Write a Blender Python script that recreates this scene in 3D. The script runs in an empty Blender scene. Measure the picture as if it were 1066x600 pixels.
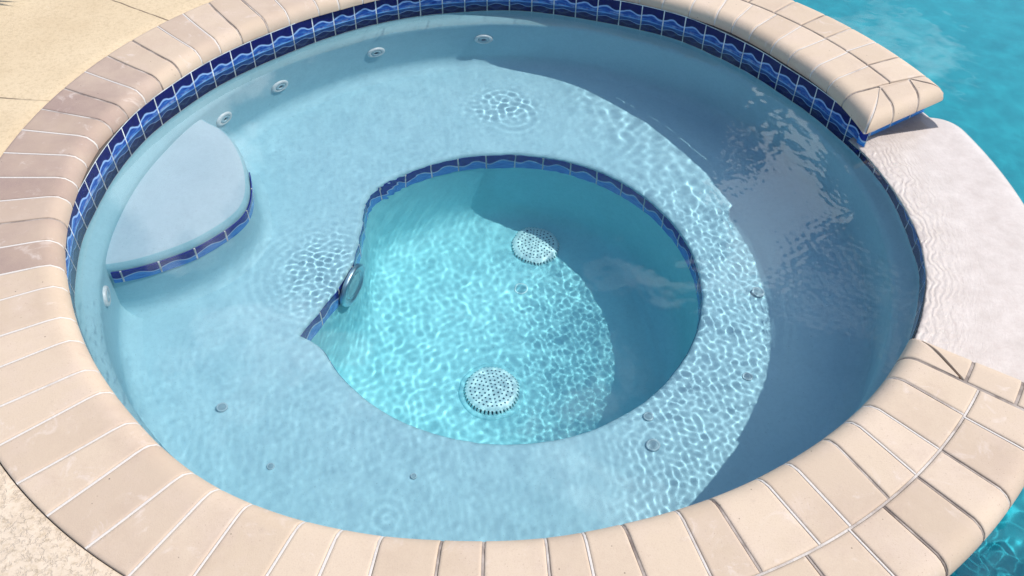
import bpy, math, random
import numpy as np
from mathutils import Vector

S = 1.2                      # metres per unit of the plan (inner radius of the coping)
R = math.radians
scene = bpy.context.scene
COL = scene.collection
rng = random.Random(7)
nrng = np.random.RandomState(11)

# ------------------------------------------------------------------ camera
cam_d = bpy.data.cameras.new('camera')
cam = bpy.data.objects.new('camera', cam_d)
COL.objects.link(cam)
cam_d.sensor_width = 36
cam_d.lens = 36 * 903.59 / 1066
cam_d.clip_start = 0.05
cam_d.clip_end = 500
PITCH, ROLL = 0.7857, 0.0156
fw = Vector((0, math.cos(PITCH), -math.sin(PITCH)))
up = Vector((0, math.sin(PITCH), math.cos(PITCH)))
rt = Vector((1, 0, 0))
cr, sr = math.cos(ROLL), math.sin(ROLL)
X = rt * cr + up * sr
Y = -rt * sr + up * cr
from mathutils import Matrix
mw = Matrix(((X.x, Y.x, -fw.x, .038 * S), (X.y, Y.y, -fw.y, -1.7082 * S), (X.z, Y.z, -fw.z, 1.3203 * S), (0, 0, 0, 1)))
cam.matrix_world = mw
scene.camera = cam

# ------------------------------------------------------------------ light
SUN_AZ, SUN_EL = R(5), R(52.8)
world = bpy.data.worlds.new('World')
scene.world = world
world.use_nodes = True
wt = world.node_tree
wt.nodes.clear()
wo = wt.nodes.new('ShaderNodeOutputWorld')
bg = wt.nodes.new('ShaderNodeBackground')
sky = wt.nodes.new('ShaderNodeTexSky')
sky.sky_type = 'NISHITA'
sky.sun_disc = False
sky.sun_elevation = SUN_EL
sky.sun_rotation = R(90) - SUN_AZ
sky.air_density = 1.0
sky.dust_density = 1.2
bg.inputs['Strength'].default_value = 0.15
# scattered summer clouds
tc = wt.nodes.new('ShaderNodeTexCoord')
mp = wt.nodes.new('ShaderNodeMapping')
mp.inputs['Scale'].default_value = (1, 1, 2.2)
nz = wt.nodes.new('ShaderNodeTexNoise')
nz.inputs['Scale'].default_value = 2.6
nz.inputs['Detail'].default_value = 7
nz.inputs['Roughness'].default_value = 0.55
rp = wt.nodes.new('ShaderNodeValToRGB')
rp.color_ramp.elements[0].position = 0.60
rp.color_ramp.elements[1].position = 0.67
mx = wt.nodes.new('ShaderNodeMix')
mx.data_type = 'RGBA'
mx.inputs['B'].default_value = (12.0, 12.5, 13.2, 1)
wt.links.new(tc.outputs['Generated'], mp.inputs['Vector'])
wt.links.new(mp.outputs[0], nz.inputs['Vector'])
wt.links.new(nz.outputs['Fac'], rp.inputs['Fac'])
def cloud_bank(az, el, r0, r1):  # unseen cloud added so its reflection brightens the shaded water
    d = (math.cos(R(az)) * math.cos(R(el)), math.sin(R(az)) * math.cos(R(el)), math.sin(R(el)))
    dp = wt.nodes.new('ShaderNodeVectorMath'); dp.operation = 'DOT_PRODUCT'
    nrm = wt.nodes.new('ShaderNodeVectorMath'); nrm.operation = 'NORMALIZE'
    wt.links.new(tc.outputs['Generated'], nrm.inputs[0]); wt.links.new(nrm.outputs[0], dp.inputs[0]); dp.inputs[1].default_value = d
    ad = wt.nodes.new('ShaderNodeMath'); ad.operation = 'MULTIPLY_ADD'; ad.inputs[1].default_value = .09
    n2 = wt.nodes.new('ShaderNodeTexNoise'); n2.inputs['Scale'].default_value = 7; n2.inputs['Detail'].default_value = 6
    wt.links.new(tc.outputs['Generated'], n2.inputs['Vector'])
    wt.links.new(n2.outputs['Fac'], ad.inputs[0]); wt.links.new(dp.outputs['Value'], ad.inputs[2])
    mr = wt.nodes.new('ShaderNodeMapRange'); mr.interpolation_type = 'SMOOTHSTEP'
    mr.inputs['From Min'].default_value = math.cos(R(r1)) + .045; mr.inputs['From Max'].default_value = math.cos(R(r0)) + .045
    wt.links.new(ad.outputs[0], mr.inputs['Value'])
    return mr.outputs['Result']
fac = rp.outputs['Color']
for args in ((70, 35, 2, 5), (114, 30, 3, 7)):
    m_ = wt.nodes.new('ShaderNodeMath'); m_.operation = 'MAXIMUM'
    wt.links.new(fac, m_.inputs[0]); wt.links.new(cloud_bank(*args), m_.inputs[1]); fac = m_.outputs[0]
wt.links.new(fac, mx.inputs['Factor'])
wt.links.new(sky.outputs[0], mx.inputs['A'])
wt.links.new(mx.outputs['Result'], bg.inputs['Color'])
wt.links.new(bg.outputs[0], wo.inputs['Surface'])

sun_d = bpy.data.lights.new('sun', 'SUN')
sun_d.energy = 3.6
sun_d.angle = R(0.5)
sun_d.color = (1.0, 0.955, 0.89)
sun_d.cycles.is_caustics_light = True
sun = bpy.data.objects.new('sun', sun_d)
COL.objects.link(sun)
sdir = Vector((math.cos(SUN_AZ) * math.cos(SUN_EL), math.sin(SUN_AZ) * math.cos(SUN_EL), math.sin(SUN_EL)))
sun.rotation_euler = sdir.to_track_quat('Z', 'Y').to_euler()
sun.location = sdir * 20

scene.view_settings.view_transform = 'Standard'
scene.view_settings.look = 'None'
scene.view_settings.gamma = 1
scene.view_settings.use_curve_mapping = False
scene.view_settings.exposure = 0.47

scene.render.engine = 'CYCLES'
cy = scene.cycles
cy.use_denoising = True
cy.denoiser = 'OPENIMAGEDENOISE'
cy.denoising_input_passes = 'RGB_ALBEDO_NORMAL'
cy.max_bounces = 12
cy.diffuse_bounces = 4
cy.glossy_bounces = 4
cy.transmission_bounces = 8
cy.volume_bounces = 0
cy.transparent_max_bounces = 8
cy.caustics_reflective = False
cy.caustics_refractive = True
cy.blur_glossy = 0.3
cy.sample_clamp_indirect = 6
cy.use_adaptive_sampling = False

# ------------------------------------------------------------------ mesh helpers
def mesh_obj(name, verts, faces, mat=None, parent=None, smooth=True, uvs=None, attr=None, sharp=None):
    me = bpy.data.meshes.new(name)
    v = np.asarray(verts, dtype=float) * S
    me.from_pydata(v.tolist(), [], faces if isinstance(faces, list) else faces.tolist())
    me.update()
    if smooth:
        me.shade_smooth()
        if sharp:
            me.set_sharp_from_angle(angle=R(sharp))
    if uvs is not None:
        ul = me.uv_layers.new(name='UVMap')
        idx = np.empty(len(me.loops), dtype=np.int32)
        me.loops.foreach_get('vertex_index', idx)
        ul.data.foreach_set('uv', np.asarray(uvs, dtype=np.float32)[idx].ravel())
    if attr is not None:
        for k, a in attr.items():
            at = me.attributes.new(k, 'FLOAT', 'POINT')
            at.data.foreach_set('value', np.asarray(a, dtype=np.float32))
    ob = bpy.data.objects.new(name, me)
    COL.objects.link(ob)
    if mat:
        me.materials.append(mat)
    if parent:
        ob.parent = parent
    ob.cycles.is_caustics_receiver = True
    return ob

def thing(name, label, cat, loc=(0, 0, 0), rot=(0, 0, 0), group=None, kind=None):
    o = bpy.data.objects.new(name, None)
    o.empty_display_size = 0.05
    COL.objects.link(o)
    o.location = Vector(loc) * S
    o.rotation_euler = rot
    tag(o, label, cat, group, kind)
    return o

def tag(o, label, cat, group=None, kind=None):
    o['label'] = label
    o['category'] = cat
    if group:
        o['group'] = group
    if kind:
        o['kind'] = kind

def structure(o):
    o['kind'] = 'structure'
    return o

def sstep(x, a, b):
    t = np.clip((x - a) / (b - a), 0, 1); return t * t * (3 - 2 * t)
def grid_faces(nu, nv, wrap_u=False, flip=False, off=0):
    f = []
    nn = nu if wrap_u else nu - 1
    for i in range(nn):
        i2 = (i + 1) % nu
        for j in range(nv - 1):
            q = [off + i * nv + j, off + i2 * nv + j, off + i2 * nv + j + 1, off + i * nv + j + 1]
            f.append(q[::-1] if flip else q)
    return f

def lathe(profile, n=48, closed_top=False):
    """profile of (r, z) -> verts, faces round the z axis"""
    vs, fs = [], []
    m = len(profile)
    for i in range(n):
        a = 2 * math.pi * i / n
        for r, z in profile:
            vs.append((r * math.cos(a), r * math.sin(a), z))
    fs = grid_faces(n, m, wrap_u=True)
    return vs, fs

# ------------------------------------------------------------------ outlines measured from the photograph
def table(pts, n=720, sm=9):
    """periodic radius table from (deg, r) samples, smoothed"""
    pts = sorted(((a % 360), r) for a, r in pts)
    a = np.array([p[0] for p in pts]); r = np.array([p[1] for p in pts])
    g = np.arange(n) * 360.0 / n
    v = np.interp(g, np.r_[a - 360, a, a + 360], np.r_[r, r, r])
    k = np.hanning(sm * 2 + 3)[1:-1]; k /= k.sum()
    w = np.convolve(np.r_[v[-sm * 2:], v, v[:sm * 2]], k, 'same')[sm * 2:-sm * 2]
    return w
IN_PTS = [(184.6, 1.008), (176, 1.020), (169.3, 1.010), (160.2, 1.0), (151.7, .995), (141.7, .99), (133, .984),
          (120.3, .982), (113.6, .994), (100, 1.0), (80, 1.005), (63, 1.005), (57, 1.006), (47.2, 1.010), (35.8, .992), (24, .992),
          (13, .985), (0, .995), (-12, 1.0), (-25, 1.0), (-36, .994), (-41, .993), (-45, .991), (-52, .987), (-58, .984), (-62, .984), (-67, .983), (-71, .983),
          (-77, .984), (-84, .990), (-94, .994), (-100, 1.001), (-103, 1.003), (-108, 1.008), (-113, 1.011), (-118, 1.012),
          (-124.5, 1.006), (-130, .998), (-137, .994), (-149, .993), (-155, .994), (-164, 1.003)]
T_IN = table(IN_PTS)
def look(T, th):
    g = (np.degrees(th) % 360) / 360 * len(T)
    i = np.floor(g).astype(int) % len(T); f = g - np.floor(g)
    return T[i] * (1 - f) + T[(i + 1) % len(T)] * f
def r_in(th): return look(T_IN, th)
TILE_PTS = [(-176.4, 1.007), (-173.1, 1.014), (-169.1, 1.014), (-164.6, 1.012), (-157.9, 1.014), (-12.0, 1.026), (-9.5, 1.017), (-4.2, 1.015), (0.7, 1.013), (4.4, 1.015), (19.9, 0.992), (24.2, 0.988), (28.7, 0.986), (32.8, 0.98), (37.7, 0.989), (42.1, 0.991), (46.4, 0.994), (50.5, 0.998), (55.0, 1.007), (59.0, 1.004), (63.3, 1.001), (67.5, 1.0), (71.9, 0.997), (76.4, 1.001), (80.8, 1.006), (85.1, 1.014), (89.4, 1.015), (93.7, 1.012), (97.9, 1.008), (102.1, 1.008), (106.4, 1.008), (110.8, 1.004), (115.4, 1.001), (119.8, 0.996), (128.4, 0.988), (133.1, 0.982), (137.4, 0.984), (141.7, 0.987), (146.3, 0.991), (150.7, 0.995), (155.2, 0.996), (159.5, 1.0), (163.7, 1.007), (178.4, 1.008)]
TILE_PTS += [(a, r + .004) for a, r in IN_PTS if -150 < a < -35]
T_TILE = table(TILE_PTS, sm=11)
def r_tile(th): return look(T_TILE, th)
R_OUT1, R_ROW, R_OUT2 = 1.211, 1.143, 1.281
A_D0, A_D1 = -80.8, 74.5       # the double-row sector (with the weir in its middle)
END_A = np.array([.959, .201]); END_B = np.array([1.225, .374])   # upper coping end, cut obliquely
BR_END = -32.0
WELL_C = np.array([.023, -.045]); WELL_R = .517
SEAT_Z, FLOOR_Z, WATER_Z, STEP_Z = -.45, -.86, -.050, -.20
TOP = .040                     # top of the coping
TILE_Z = -.125
WEIR_IN = table([(16, .978), (10.7, .989), (4, 1.0), (-3, 1.012), (-9, 1.02), (-16, 1.022), (-24, 1.015), (-32, 1.006), (-40, 1.0), (40, .99), (180, 1)], sm=4)

# ------------------------------------------------------------------ node helpers
class NT:
    def __init__(self, name):
        self.m = bpy.data.materials.new(name)
        self.m.use_nodes = True
        self.t = self.m.node_tree
        self.t.nodes.clear()
        self.out = self.t.nodes.new('ShaderNodeOutputMaterial')
    def n(self, typ, ins=None, **props):
        nd = self.t.nodes.new('ShaderNode' + typ)
        for k, v in props.items():
            setattr(nd, k, v)
        for k, v in (ins or {}).items():
            self.put(nd.inputs[k], v)
        return nd
    def put(self, sock, v):
        if isinstance(v, bpy.types.NodeSocket):
            self.t.links.new(v, sock)
        else:
            if isinstance(v, (tuple, list)) and len(v) == 3 and sock.type == 'RGBA':
                v = (*v, 1)
            sock.default_value = v
    def math(self, op, a, b=0.0, c=None):
        nd = self.n('Math', {0: a, 1: b}, operation=op)
        if c is not None:
            self.put(nd.inputs[2], c)
        return nd.outputs[0]
    def mix(self, f, a, b, blend='MIX'):
        nd = self.n('Mix', data_type='RGBA', blend_type=blend)
        self.put(nd.inputs['Factor'], f)
        self.put(nd.inputs['A'], a); self.put(nd.inputs['B'], b)
        return nd.outputs['Result']
    def ramp(self, f, *stops):
        nd = self.n('ValToRGB', {'Fac': f})
        e = nd.color_ramp.elements
        while len(e) < len(stops):
            e.new(0.5)
        for el, (p, c) in zip(e, stops):
            el.position = p
            el.color = (*c, 1) if isinstance(c, tuple) else (c, c, c, 1)
        return nd.outputs['Color']
    def smooth(self, x, lo, hi, a=0.0, b=1.0):
        nd = self.n('MapRange', {'Value': x, 'From Min': lo, 'From Max': hi, 'To Min': a, 'To Max': b}, interpolation_type='SMOOTHSTEP')
        return nd.outputs['Result']
    def noise(self, vec, scale, detail=4, rough=.5, dist=0.0):
        return self.n('TexNoise', {'Vector': vec, 'Scale': scale, 'Detail': detail, 'Roughness': rough, 'Distortion': dist}).outputs['Fac']
    def obj(self):
        return self.n('TexCoord').outputs['Object']
    def bump(self, h, strength, dist, normal=None):
        ins = {'Height': h, 'Strength': strength, 'Distance': dist}
        if normal is not None:
            ins['Normal'] = normal
        return self.n('Bump', ins).outputs['Normal']
    def bsdf(self, **k):
        nd = self.n('BsdfPrincipled')
        for a, v in k.items():
            self.put(nd.inputs[a.replace('_', ' ')], v)
        self.t.links.new(nd.outputs[0], self.out.inputs['Surface'])
        return nd

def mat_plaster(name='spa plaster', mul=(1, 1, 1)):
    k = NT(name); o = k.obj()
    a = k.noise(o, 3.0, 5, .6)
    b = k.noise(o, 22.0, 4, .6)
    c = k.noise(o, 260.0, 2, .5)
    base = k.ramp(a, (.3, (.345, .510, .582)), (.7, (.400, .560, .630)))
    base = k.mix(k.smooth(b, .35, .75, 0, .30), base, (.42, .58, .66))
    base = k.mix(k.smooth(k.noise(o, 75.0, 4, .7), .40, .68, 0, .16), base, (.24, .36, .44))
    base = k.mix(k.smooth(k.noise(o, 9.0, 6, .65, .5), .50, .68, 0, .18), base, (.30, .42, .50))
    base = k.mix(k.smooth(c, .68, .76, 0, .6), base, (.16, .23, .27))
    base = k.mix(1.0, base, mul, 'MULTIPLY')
    k.bsdf(Base_Color=base, Roughness=.65, Specular_IOR_Level=.15, Normal=k.bump(b, .35, .004))
    return k.m

def mat_pool_plaster():
    k = NT('pool plaster'); o = k.obj()
    a = k.noise(o, 1.1, 4, .6)
    base = k.ramp(a, (.3, (.012, .29, .36)), (.7, (.022, .38, .45)))  # depth tint of the pool water put into the base colour
    k.bsdf(Base_Color=base, Roughness=.7, Specular_IOR_Level=.1, Normal=k.bump(k.noise(o, 14, 3), .3, .01))
    return k.m

def mat_tile(name, half=False):
    """navy glazed tile with pale wave lines; u counts tiles, v runs 0 at the bottom to 1 at the top"""
    k = NT(name)
    uv = k.n('UVMap').outputs['UV']
    sp = k.n('SeparateXYZ', {0: uv})
    u, v = sp.outputs[0], sp.outputs[1]
    o = k.obj()
    idx = k.math('FLOOR', u)
    rnd = k.n('TexWhiteNoise', {'W': idx}, noise_dimensions='1D').outputs['Value']
    fu = k.math('FRACT', u)
    wob = k.math('MULTIPLY', k.math('SUBTRACT', k.noise(o, 22, 2), .5), .09)
    ph = k.math('ADD', k.math('MULTIPLY', fu, 2 * math.pi), k.math('ADD', 3.7, k.math('MULTIPLY', rnd, .5)))
    s1 = k.math('SINE', ph)
    s2 = k.math('SINE', k.math('ADD', ph, k.math('MULTIPLY', s1, .22)))
    if half:
        y1 = k.math('ADD', k.math('MULTIPLY_ADD', s2, .13, .50), wob)
        y2 = None
    else:
        y1 = k.math('ADD', k.math('MULTIPLY_ADD', s2, .045, .745), wob)
        y2 = k.math('ADD', k.math('MULTIPLY_ADD', s2, .055, .385), wob)
        y3 = k.math('ADD', k.math('MULTIPLY_ADD', s1, .010, .59), k.math('MULTIPLY', wob, .6))
    navy = k.mix(k.noise(o, 60, 3), (.003, .0035, .050), (.005, .006, .100)) if not half else k.mix(k.noise(o, 60, 3), (.007, .012, .16), (.012, .024, .28))
    st = k.noise(k.n('Mapping', {'Vector': uv, 'Scale': (2.0, 16.0, 1.0)}).outputs[0], 1.4, 4, .6)
    mid = k.ramp(st, (.28, (.006, .018, .15)), (.5, (.014, .062, .27)), (.72, (.045, .17, .42))) if not half else k.ramp(st, (.28, (.02, .10, .44)), (.5, (.04, .22, .60)), (.72, (.12, .40, .74)))
    line = (.24, .38, .62) if not half else (.42, .58, .74)
    ab = k.math('SUBTRACT', v, y1)
    if half:
        m_mid = k.smooth(ab, -.02, .02, 1, 0)
        col = k.mix(m_mid, navy, mid)
        col = k.mix(k.smooth(k.math('ABSOLUTE', ab), .02, .06, .75, 0), col, line)
    else:
        be = k.math('SUBTRACT', v, y2)
        m_mid = k.math('MULTIPLY', k.smooth(ab, -.01, .01, 1, 0), k.smooth(be, -.01, .01, 0, 1))
        col = k.mix(m_mid, navy, mid)
        col = k.mix(k.smooth(k.math('ABSOLUTE', k.math('SUBTRACT', v, y3)), .006, .03, .6, 0), col, (.16, .40, .72))
        col = k.mix(k.smooth(k.math('ABSOLUTE', ab), .010, .030, .9, 0), col, line)
        col = k.mix(k.smooth(k.math('ABSOLUTE', be), .008, .028, .85, 0), col, line)
    e = k.math('MINIMUM', fu, k.math('SUBTRACT', 1.0, fu))
    gw = k.math('ADD', .016, k.math('MULTIPLY', k.noise(o, 40, 2), .016))
    grout = k.math('LESS_THAN', e, gw)
    ge = k.math('LESS_THAN', k.math('MINIMUM', v, k.math('SUBTRACT', 1.0, v)), .02)
    g2 = k.math('MAXIMUM', grout, ge)
    gcol = k.ramp(k.noise(o, 25, 3), (.3, (.33, .36, .38)), (.65, (.66, .68, .68)))
    col = k.mix(g2, col, gcol)
    oz = k.n('SeparateXYZ', {0: k.n('NewGeometry').outputs['Position']}).outputs[2]
    sc_l = k.smooth(k.math('ABSOLUTE', k.math('ADD', oz, .050 * S - .006)), .001, .008, .5, 0)
    if not half:
        col = k.mix(k.math('MULTIPLY', sc_l, k.smooth(k.noise(o, 30, 5, .7), .42, .70)), col, (.34, .42, .50))
    rough = k.math('MULTIPLY_ADD', g2, .6, .12)
    hgt = k.math('ADD', k.smooth(e, 0, .05), k.math('MULTIPLY', k.noise(o, 18, 2), .5))
    k.bsdf(Base_Color=col, Roughness=rough, Specular_IOR_Level=.22, Normal=k.bump(hgt, .5, .002))
    return k.m

def mat_brick():
    k = NT('coping brick'); o = k.obj()
    tone = k.n('Attribute', attribute_name='tone').outputs['Fac']
    dark = k.n('Attribute', attribute_name='stain').outputs['Fac']
    base = k.ramp(tone, (0, (.395, .302, .215)), (.5, (.475, .375, .277)), (1, (.535, .430, .328)))
    a = k.noise(o, 9, 5, .65)
    b = k.noise(o, 330, 3, .6)
    c = k.noise(o, 38, 4, .6)
    base = k.mix(k.smooth(a, .42, .75, 0, .30), base, (.53, .42, .36))
    base = k.mix(k.math('MULTIPLY', k.smooth(k.noise(o, 5.0, 5, .6), .25, .75, .5, 1), dark), base, (.27, .195, .165))
    base = k.mix(k.smooth(b, .50, .72, 0, .40), base, (.40, .29, .22))
    base = k.mix(k.smooth(c, .62, .74, 0, .16), base, (.30, .23, .20))
    vor = k.n('TexVoronoi', {'Vector': o, 'Scale': 24.0, 'Randomness': 1.0}).outputs['Distance']
    base = k.mix(k.smooth(vor, .025, .05, .8, 0), base, (.07, .06, .05))
    vo2 = k.n('TexVoronoi', {'Vector': o, 'Scale': 95.0, 'Randomness': 1.0}).outputs['Distance']
    base = k.mix(k.math('MULTIPLY', k.smooth(vo2, .05, .16, .55, 0), k.smooth(a, .4, .6)), base, (.24, .17, .13))
    base = k.mix(k.smooth(k.noise(o, 14, 6, .7, .8), .57, .72, 0, .42), base, (.60, .52, .47))
    base = k.mix(k.smooth(k.noise(o, 3.4, 6, .7), .46, .66, 0, .34), base, (.36, .265, .20))
    k.bsdf(Base_Color=base, Roughness=.75, Specular_IOR_Level=.25, Normal=k.bump(k.math('ADD', k.math('MULTIPLY', b, .5), k.math('MULTIPLY', c, .8)), .35, .0022))
    return k.m

def mat_mortar():
    k = NT('mortar'); o = k.obj()
    tone = k.n('Attribute', attribute_name='tone').outputs['Fac']
    w = k.math('ADD', tone, k.math('MULTIPLY', k.math('SUBTRACT', k.noise(o, 13, 4, .6), .5), 1.1))
    base = k.ramp(w, (.12, (.15, .12, .105)), (.36, (.34, .29, .255)), (.6, (.52, .48, .44)))
    k.bsdf(Base_Color=base, Roughness=.9, Specular_IOR_Level=.1, Normal=k.bump(k.noise(o, 220, 3), .6, .002))
    return k.m

def mat_deck():
    k = NT('deck concrete'); o = k.obj()
    sp = k.n('SeparateXYZ', {0: o}); x, y = sp.outputs[0], sp.outputs[1]
    low = k.smooth(y, -.75, .1, 1, 0)                       # coarser texture; overexposed paleness painted into the colour
    a = k.noise(o, 2.3, 5, .6)
    b = k.noise(o, 85, 5, .75)
    base = k.ramp(a, (.3, (.46, .355, .225)), (.7, (.55, .44, .295)))
    pale = k.ramp(k.noise(o, 7, 5, .6), (.3, (.48, .39, .295)), (.7, (.58, .48, .375)))
    base = k.mix(low, base, pale)
    base = k.mix(k.smooth(b, .46, .66, 0, .42), base, (.33, .25, .155))
    base = k.mix(k.smooth(k.noise(o, 5, 4, .6), .66, .78, 0, .5), base, (.70, .62, .52))
    # knock-down texture: low plateaus with cracked edges
    wv = k.n('Mapping', {'Vector': o}).outputs[0]
    ds = k.n('VectorMath', {0: wv, 1: k.n('VectorMath', {0: k.n('TexNoise', {'Vector': o, 'Scale': 30.0, 'Detail': 4.0}).outputs['Color'], 1: (.03, .03, .03)}, operation='MULTIPLY').outputs[0]}, operation='ADD').outputs[0]
    isl = k.n('TexNoise', {'Vector': ds, 'Scale': 60.0, 'Detail': 5.0, 'Roughness': .65}).outputs['Fac']
    crack = k.math('MULTIPLY', k.smooth(isl, .40, .50, 1, 0), k.math('MULTIPLY_ADD', low, .7, .12))
    base = k.mix(k.math('MULTIPLY', crack, .17), base, (.36, .27, .19))
    # tooled joints, dirt filled
    wob = k.math('MULTIPLY', k.math('SUBTRACT', k.noise(o, 9, 4, .6), .5), .02)
    def ln(nx, ny, c):
        d = k.math('ADD', k.math('SUBTRACT', k.math('ADD', k.math('MULTIPLY', x, nx), k.math('MULTIPLY', y, ny)), c), wob)
        return k.math('ABSOLUTE', d)
    p0 = np.array([-1.207, .802]) * S; p1 = np.array([-.989, .676]) * S
    t = (p1 - p0) / np.linalg.norm(p1 - p0); nn = np.array([-t[1], t[0]])
    d1 = ln(float(nn[0]), float(nn[1]), float(nn @ p0))
    q0 = np.array([-1.323, .256]) * S; q1 = np.array([-1.192, .246]) * S
    t = (q1 - q0) / np.linalg.norm(q1 - q0); nn = np.array([-t[1], t[0]])
    d2 = ln(float(nn[0]), float(nn[1]), float(nn @ q0))
    d = k.math('MINIMUM', d1, d2)
    j = k.math('MULTIPLY', k.smooth(d, .0015, .0045, 1, 0), k.smooth(k.noise(o, 12, 3), .35, .55, .35, 1))
    base = k.mix(k.math('MULTIPLY', j, .8), base, (.10, .07, .05))
    h = k.math('ADD', k.math('MULTIPLY', b, .7), k.math('ADD', k.math('MULTIPLY', crack, -1.0), k.math('MULTIPLY', j, -2)))
    k.bsdf(Base_Color=base, Roughness=.85, Specular_IOR_Level=.2, Normal=k.bump(h, .6, .003))
    return k.m

def mat_weir():
    """pale stone under a running film of water (the coat is the film)"""
    k = NT('wet weir stone'); o = k.obj()
    a = k.noise(o, 16, 6, .7); b = k.noise(o, 240, 4, .6)
    base = k.ramp(a, (.32, (.435, .372, .325)), (.68, (.53, .465, .415)))
    base = k.mix(k.smooth(b, .5, .75, 0, .35), base, (.38, .31, .28))
    base = k.mix(k.smooth(k.noise(o, 70, 4, .7), .56, .72, 0, .3), base, (.44, .34, .30))
    vein = k.math('ABSOLUTE', k.math('SUBTRACT', k.noise(o, 12, 5, .6, 1.2), .5))
    base = k.mix(k.smooth(vein, .0, .02, .25, 0), base, (.42, .33, .28))
    # ripples: tight standing waves just behind the inner edge, fading outwards
    sp = k.n('SeparateXYZ', {0: o})
    x, y = sp.outputs[0], sp.outputs[1]
    r = k.math('SQRT', k.math('ADD', k.math('MULTIPLY', x, x), k.math('MULTIPLY', y, y)))
    th = k.math('ARCTAN2', y, x)
    n1 = k.noise(o, 9, 3, .5); n2 = k.noise(o, 24, 3, .5)
    ph = k.math('ADD', k.math('MULTIPLY', r, 330.0), k.math('ADD', k.math('MULTIPLY', n1, 34.0), k.math('MULTIPLY', n2, 7.0)))
    w1 = k.math('SINE', ph)
    ph2 = k.math('ADD', k.math('MULTIPLY', th, 300.0), k.math('MULTIPLY', n1, 22.0))
    w2 = k.math('SINE', ph2)
    cell = k.noise(k.n('CombineXYZ', {0: k.math('MULTIPLY', r, 90.0), 1: k.math('MULTIPLY', th, 45.0), 2: 0.0}).outputs[0], 1.0, 3, .6, 1.0)
    near = k.smooth(r, 1.00 * S, 1.14 * S, 1, 0)
    far = k.smooth(r, 1.03 * S, 1.25 * S, 1, .16)
    h = k.math('ADD', k.math('MULTIPLY', k.math('ADD', w1, k.math('MULTIPLY', w2, .35)), near), k.math('MULTIPLY', cell, k.math('MULTIPLY', far, 3.0)))
    nb = k.bump(h, .7, .0009)
    nc = k.bump(h, 1.0, .0020)
    k.bsdf(Base_Color=base, Roughness=.45, Specular_IOR_Level=.3, Coat_Weight=1.0, Coat_Roughness=.06, Coat_IOR=1.33, Normal=nb, Coat_Normal=nc)
    return k.m

def mat_water(name, bump=None, rough=0.0):
    k = NT(name)
    g = k.n('BsdfGlass', {'Color': (1, 1, 1), 'Roughness': rough, 'IOR': 1.333})
    if bump:
        k.put(g.inputs['Normal'], bump(k))
    k.t.links.new(g.outputs[0], k.out.inputs['Surface'])
    return k.m

def mat_simple(name, col, rough=.4, metal=0.0, spec=.5, var=0.0, bump=0.0):
    k = NT(name); o = k.obj()
    c = col
    if var:
        c = k.mix(k.smooth(k.noise(o, 45, 4, .6), .35, .7, 0, var), col, tuple(x * .55 for x in col))
    ins = dict(Base_Color=c, Roughness=rough, Metallic=metal, Specular_IOR_Level=spec)
    if bump:
        ins['Normal'] = k.bump(k.noise(o, 200, 2), bump, .001)
    k.bsdf(**ins)
    return k.m

M = dict(plaster=mat_plaster(), seat=mat_plaster('seat plaster', (.82, 1.06, 1.07)), deep=mat_plaster('footwell plaster', (.60, 1.19, 1.15)), pool=mat_pool_plaster(), tile=mat_tile('waterline tile'), trim=mat_tile('trim tile', True),  # seat and footwell colours carry the water's depth tint in place of absorption
         brick=mat_brick(), mortar=mat_mortar(), deck=mat_deck(), weir=mat_weir(),
         white=mat_simple('white plastic', (.58, .68, .70), .4, var=.15), deepwhite=mat_simple('submerged white plastic', (.46, .80, .82), .5, var=.08),  # aqua cast of the water painted into the plastic on the footwell floor
         grey=mat_simple('grey plastic', (.31, .50, .57), .5, var=.2),
         plugcap=mat_simple('plug cap', (.12, .42, .50), .6, var=.2), hole=mat_simple('drain hole', (.02, .11, .17), .7),
         dark=mat_simple('dark opening', (.03, .055, .075), .7),
         chrome=mat_simple('chrome', (.42, .58, .64), .4, 1.0),
         lens=mat_simple('light lens', (.16, .40, .46), .3),
         rust=mat_simple('tan gasket', (.45, .33, .16), .7),
         grass=mat_simple('leaf', (.15, .20, .04), .5, var=.5),
         bed=mat_simple('mortar bed', (.09, .075, .065), .95))

# ------------------------------------------------------------------ spa shell (one basin, its parts)
basin = thing('spa_basin', 'round pale blue plaster spa with ring seat and sunken footwell', 'hot tub', (0, 0, SEAT_Z))
OFF = Vector((0, 0, -SEAT_Z * S))
def basin_part(name, v, f, mat, **k):
    v = np.asarray(v, float).copy(); v[:, 2] -= SEAT_Z
    return mesh_obj(name, v, f, mat, basin, **k)

# well outline (polar about WELL_C)
well_pts = [(-.492, -.259), (-.46, -.191), (-.424, -.111), (-.409, -.059), (-.393, -.005), (-.387, .073), (-.387, .153), (-.390, .230)]
wp = np.array(well_pts) - WELL_C
wa = np.degrees(np.arctan2(wp[:, 1], wp[:, 0])) % 360
wr = np.hypot(wp[:, 0], wp[:, 1])
o_ = np.argsort(wa); wa, wr = wa[o_], wr[o_]
def r_well(phi):
    d = np.degrees(phi) % 360
    base = np.full_like(d, WELL_R)
    # meet the circle just outside the two corners
    a0, a1 = wa[0], wa[-1]
    base = np.where((d > a0 - 9) & (d < a0), WELL_R + (wr[0] - WELL_R) * np.clip((d - a0 + 9) / 9, 0, 1) ** 2, base)
    base = np.where((d > a1) & (d < a1 + 9), WELL_R + (wr[-1] - WELL_R) * np.clip((a1 + 9 - d) / 9, 0, 1) ** 2, base)
    return np.where((d >= a0) & (d <= a1), np.interp(d, wa, wr), base)
PHI = np.sort(np.r_[np.radians(np.arange(0, 360, .75)), np.radians([wa[0], wa[-1]])])
CD = np.c_[np.cos(PHI), np.sin(PHI)]
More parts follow.
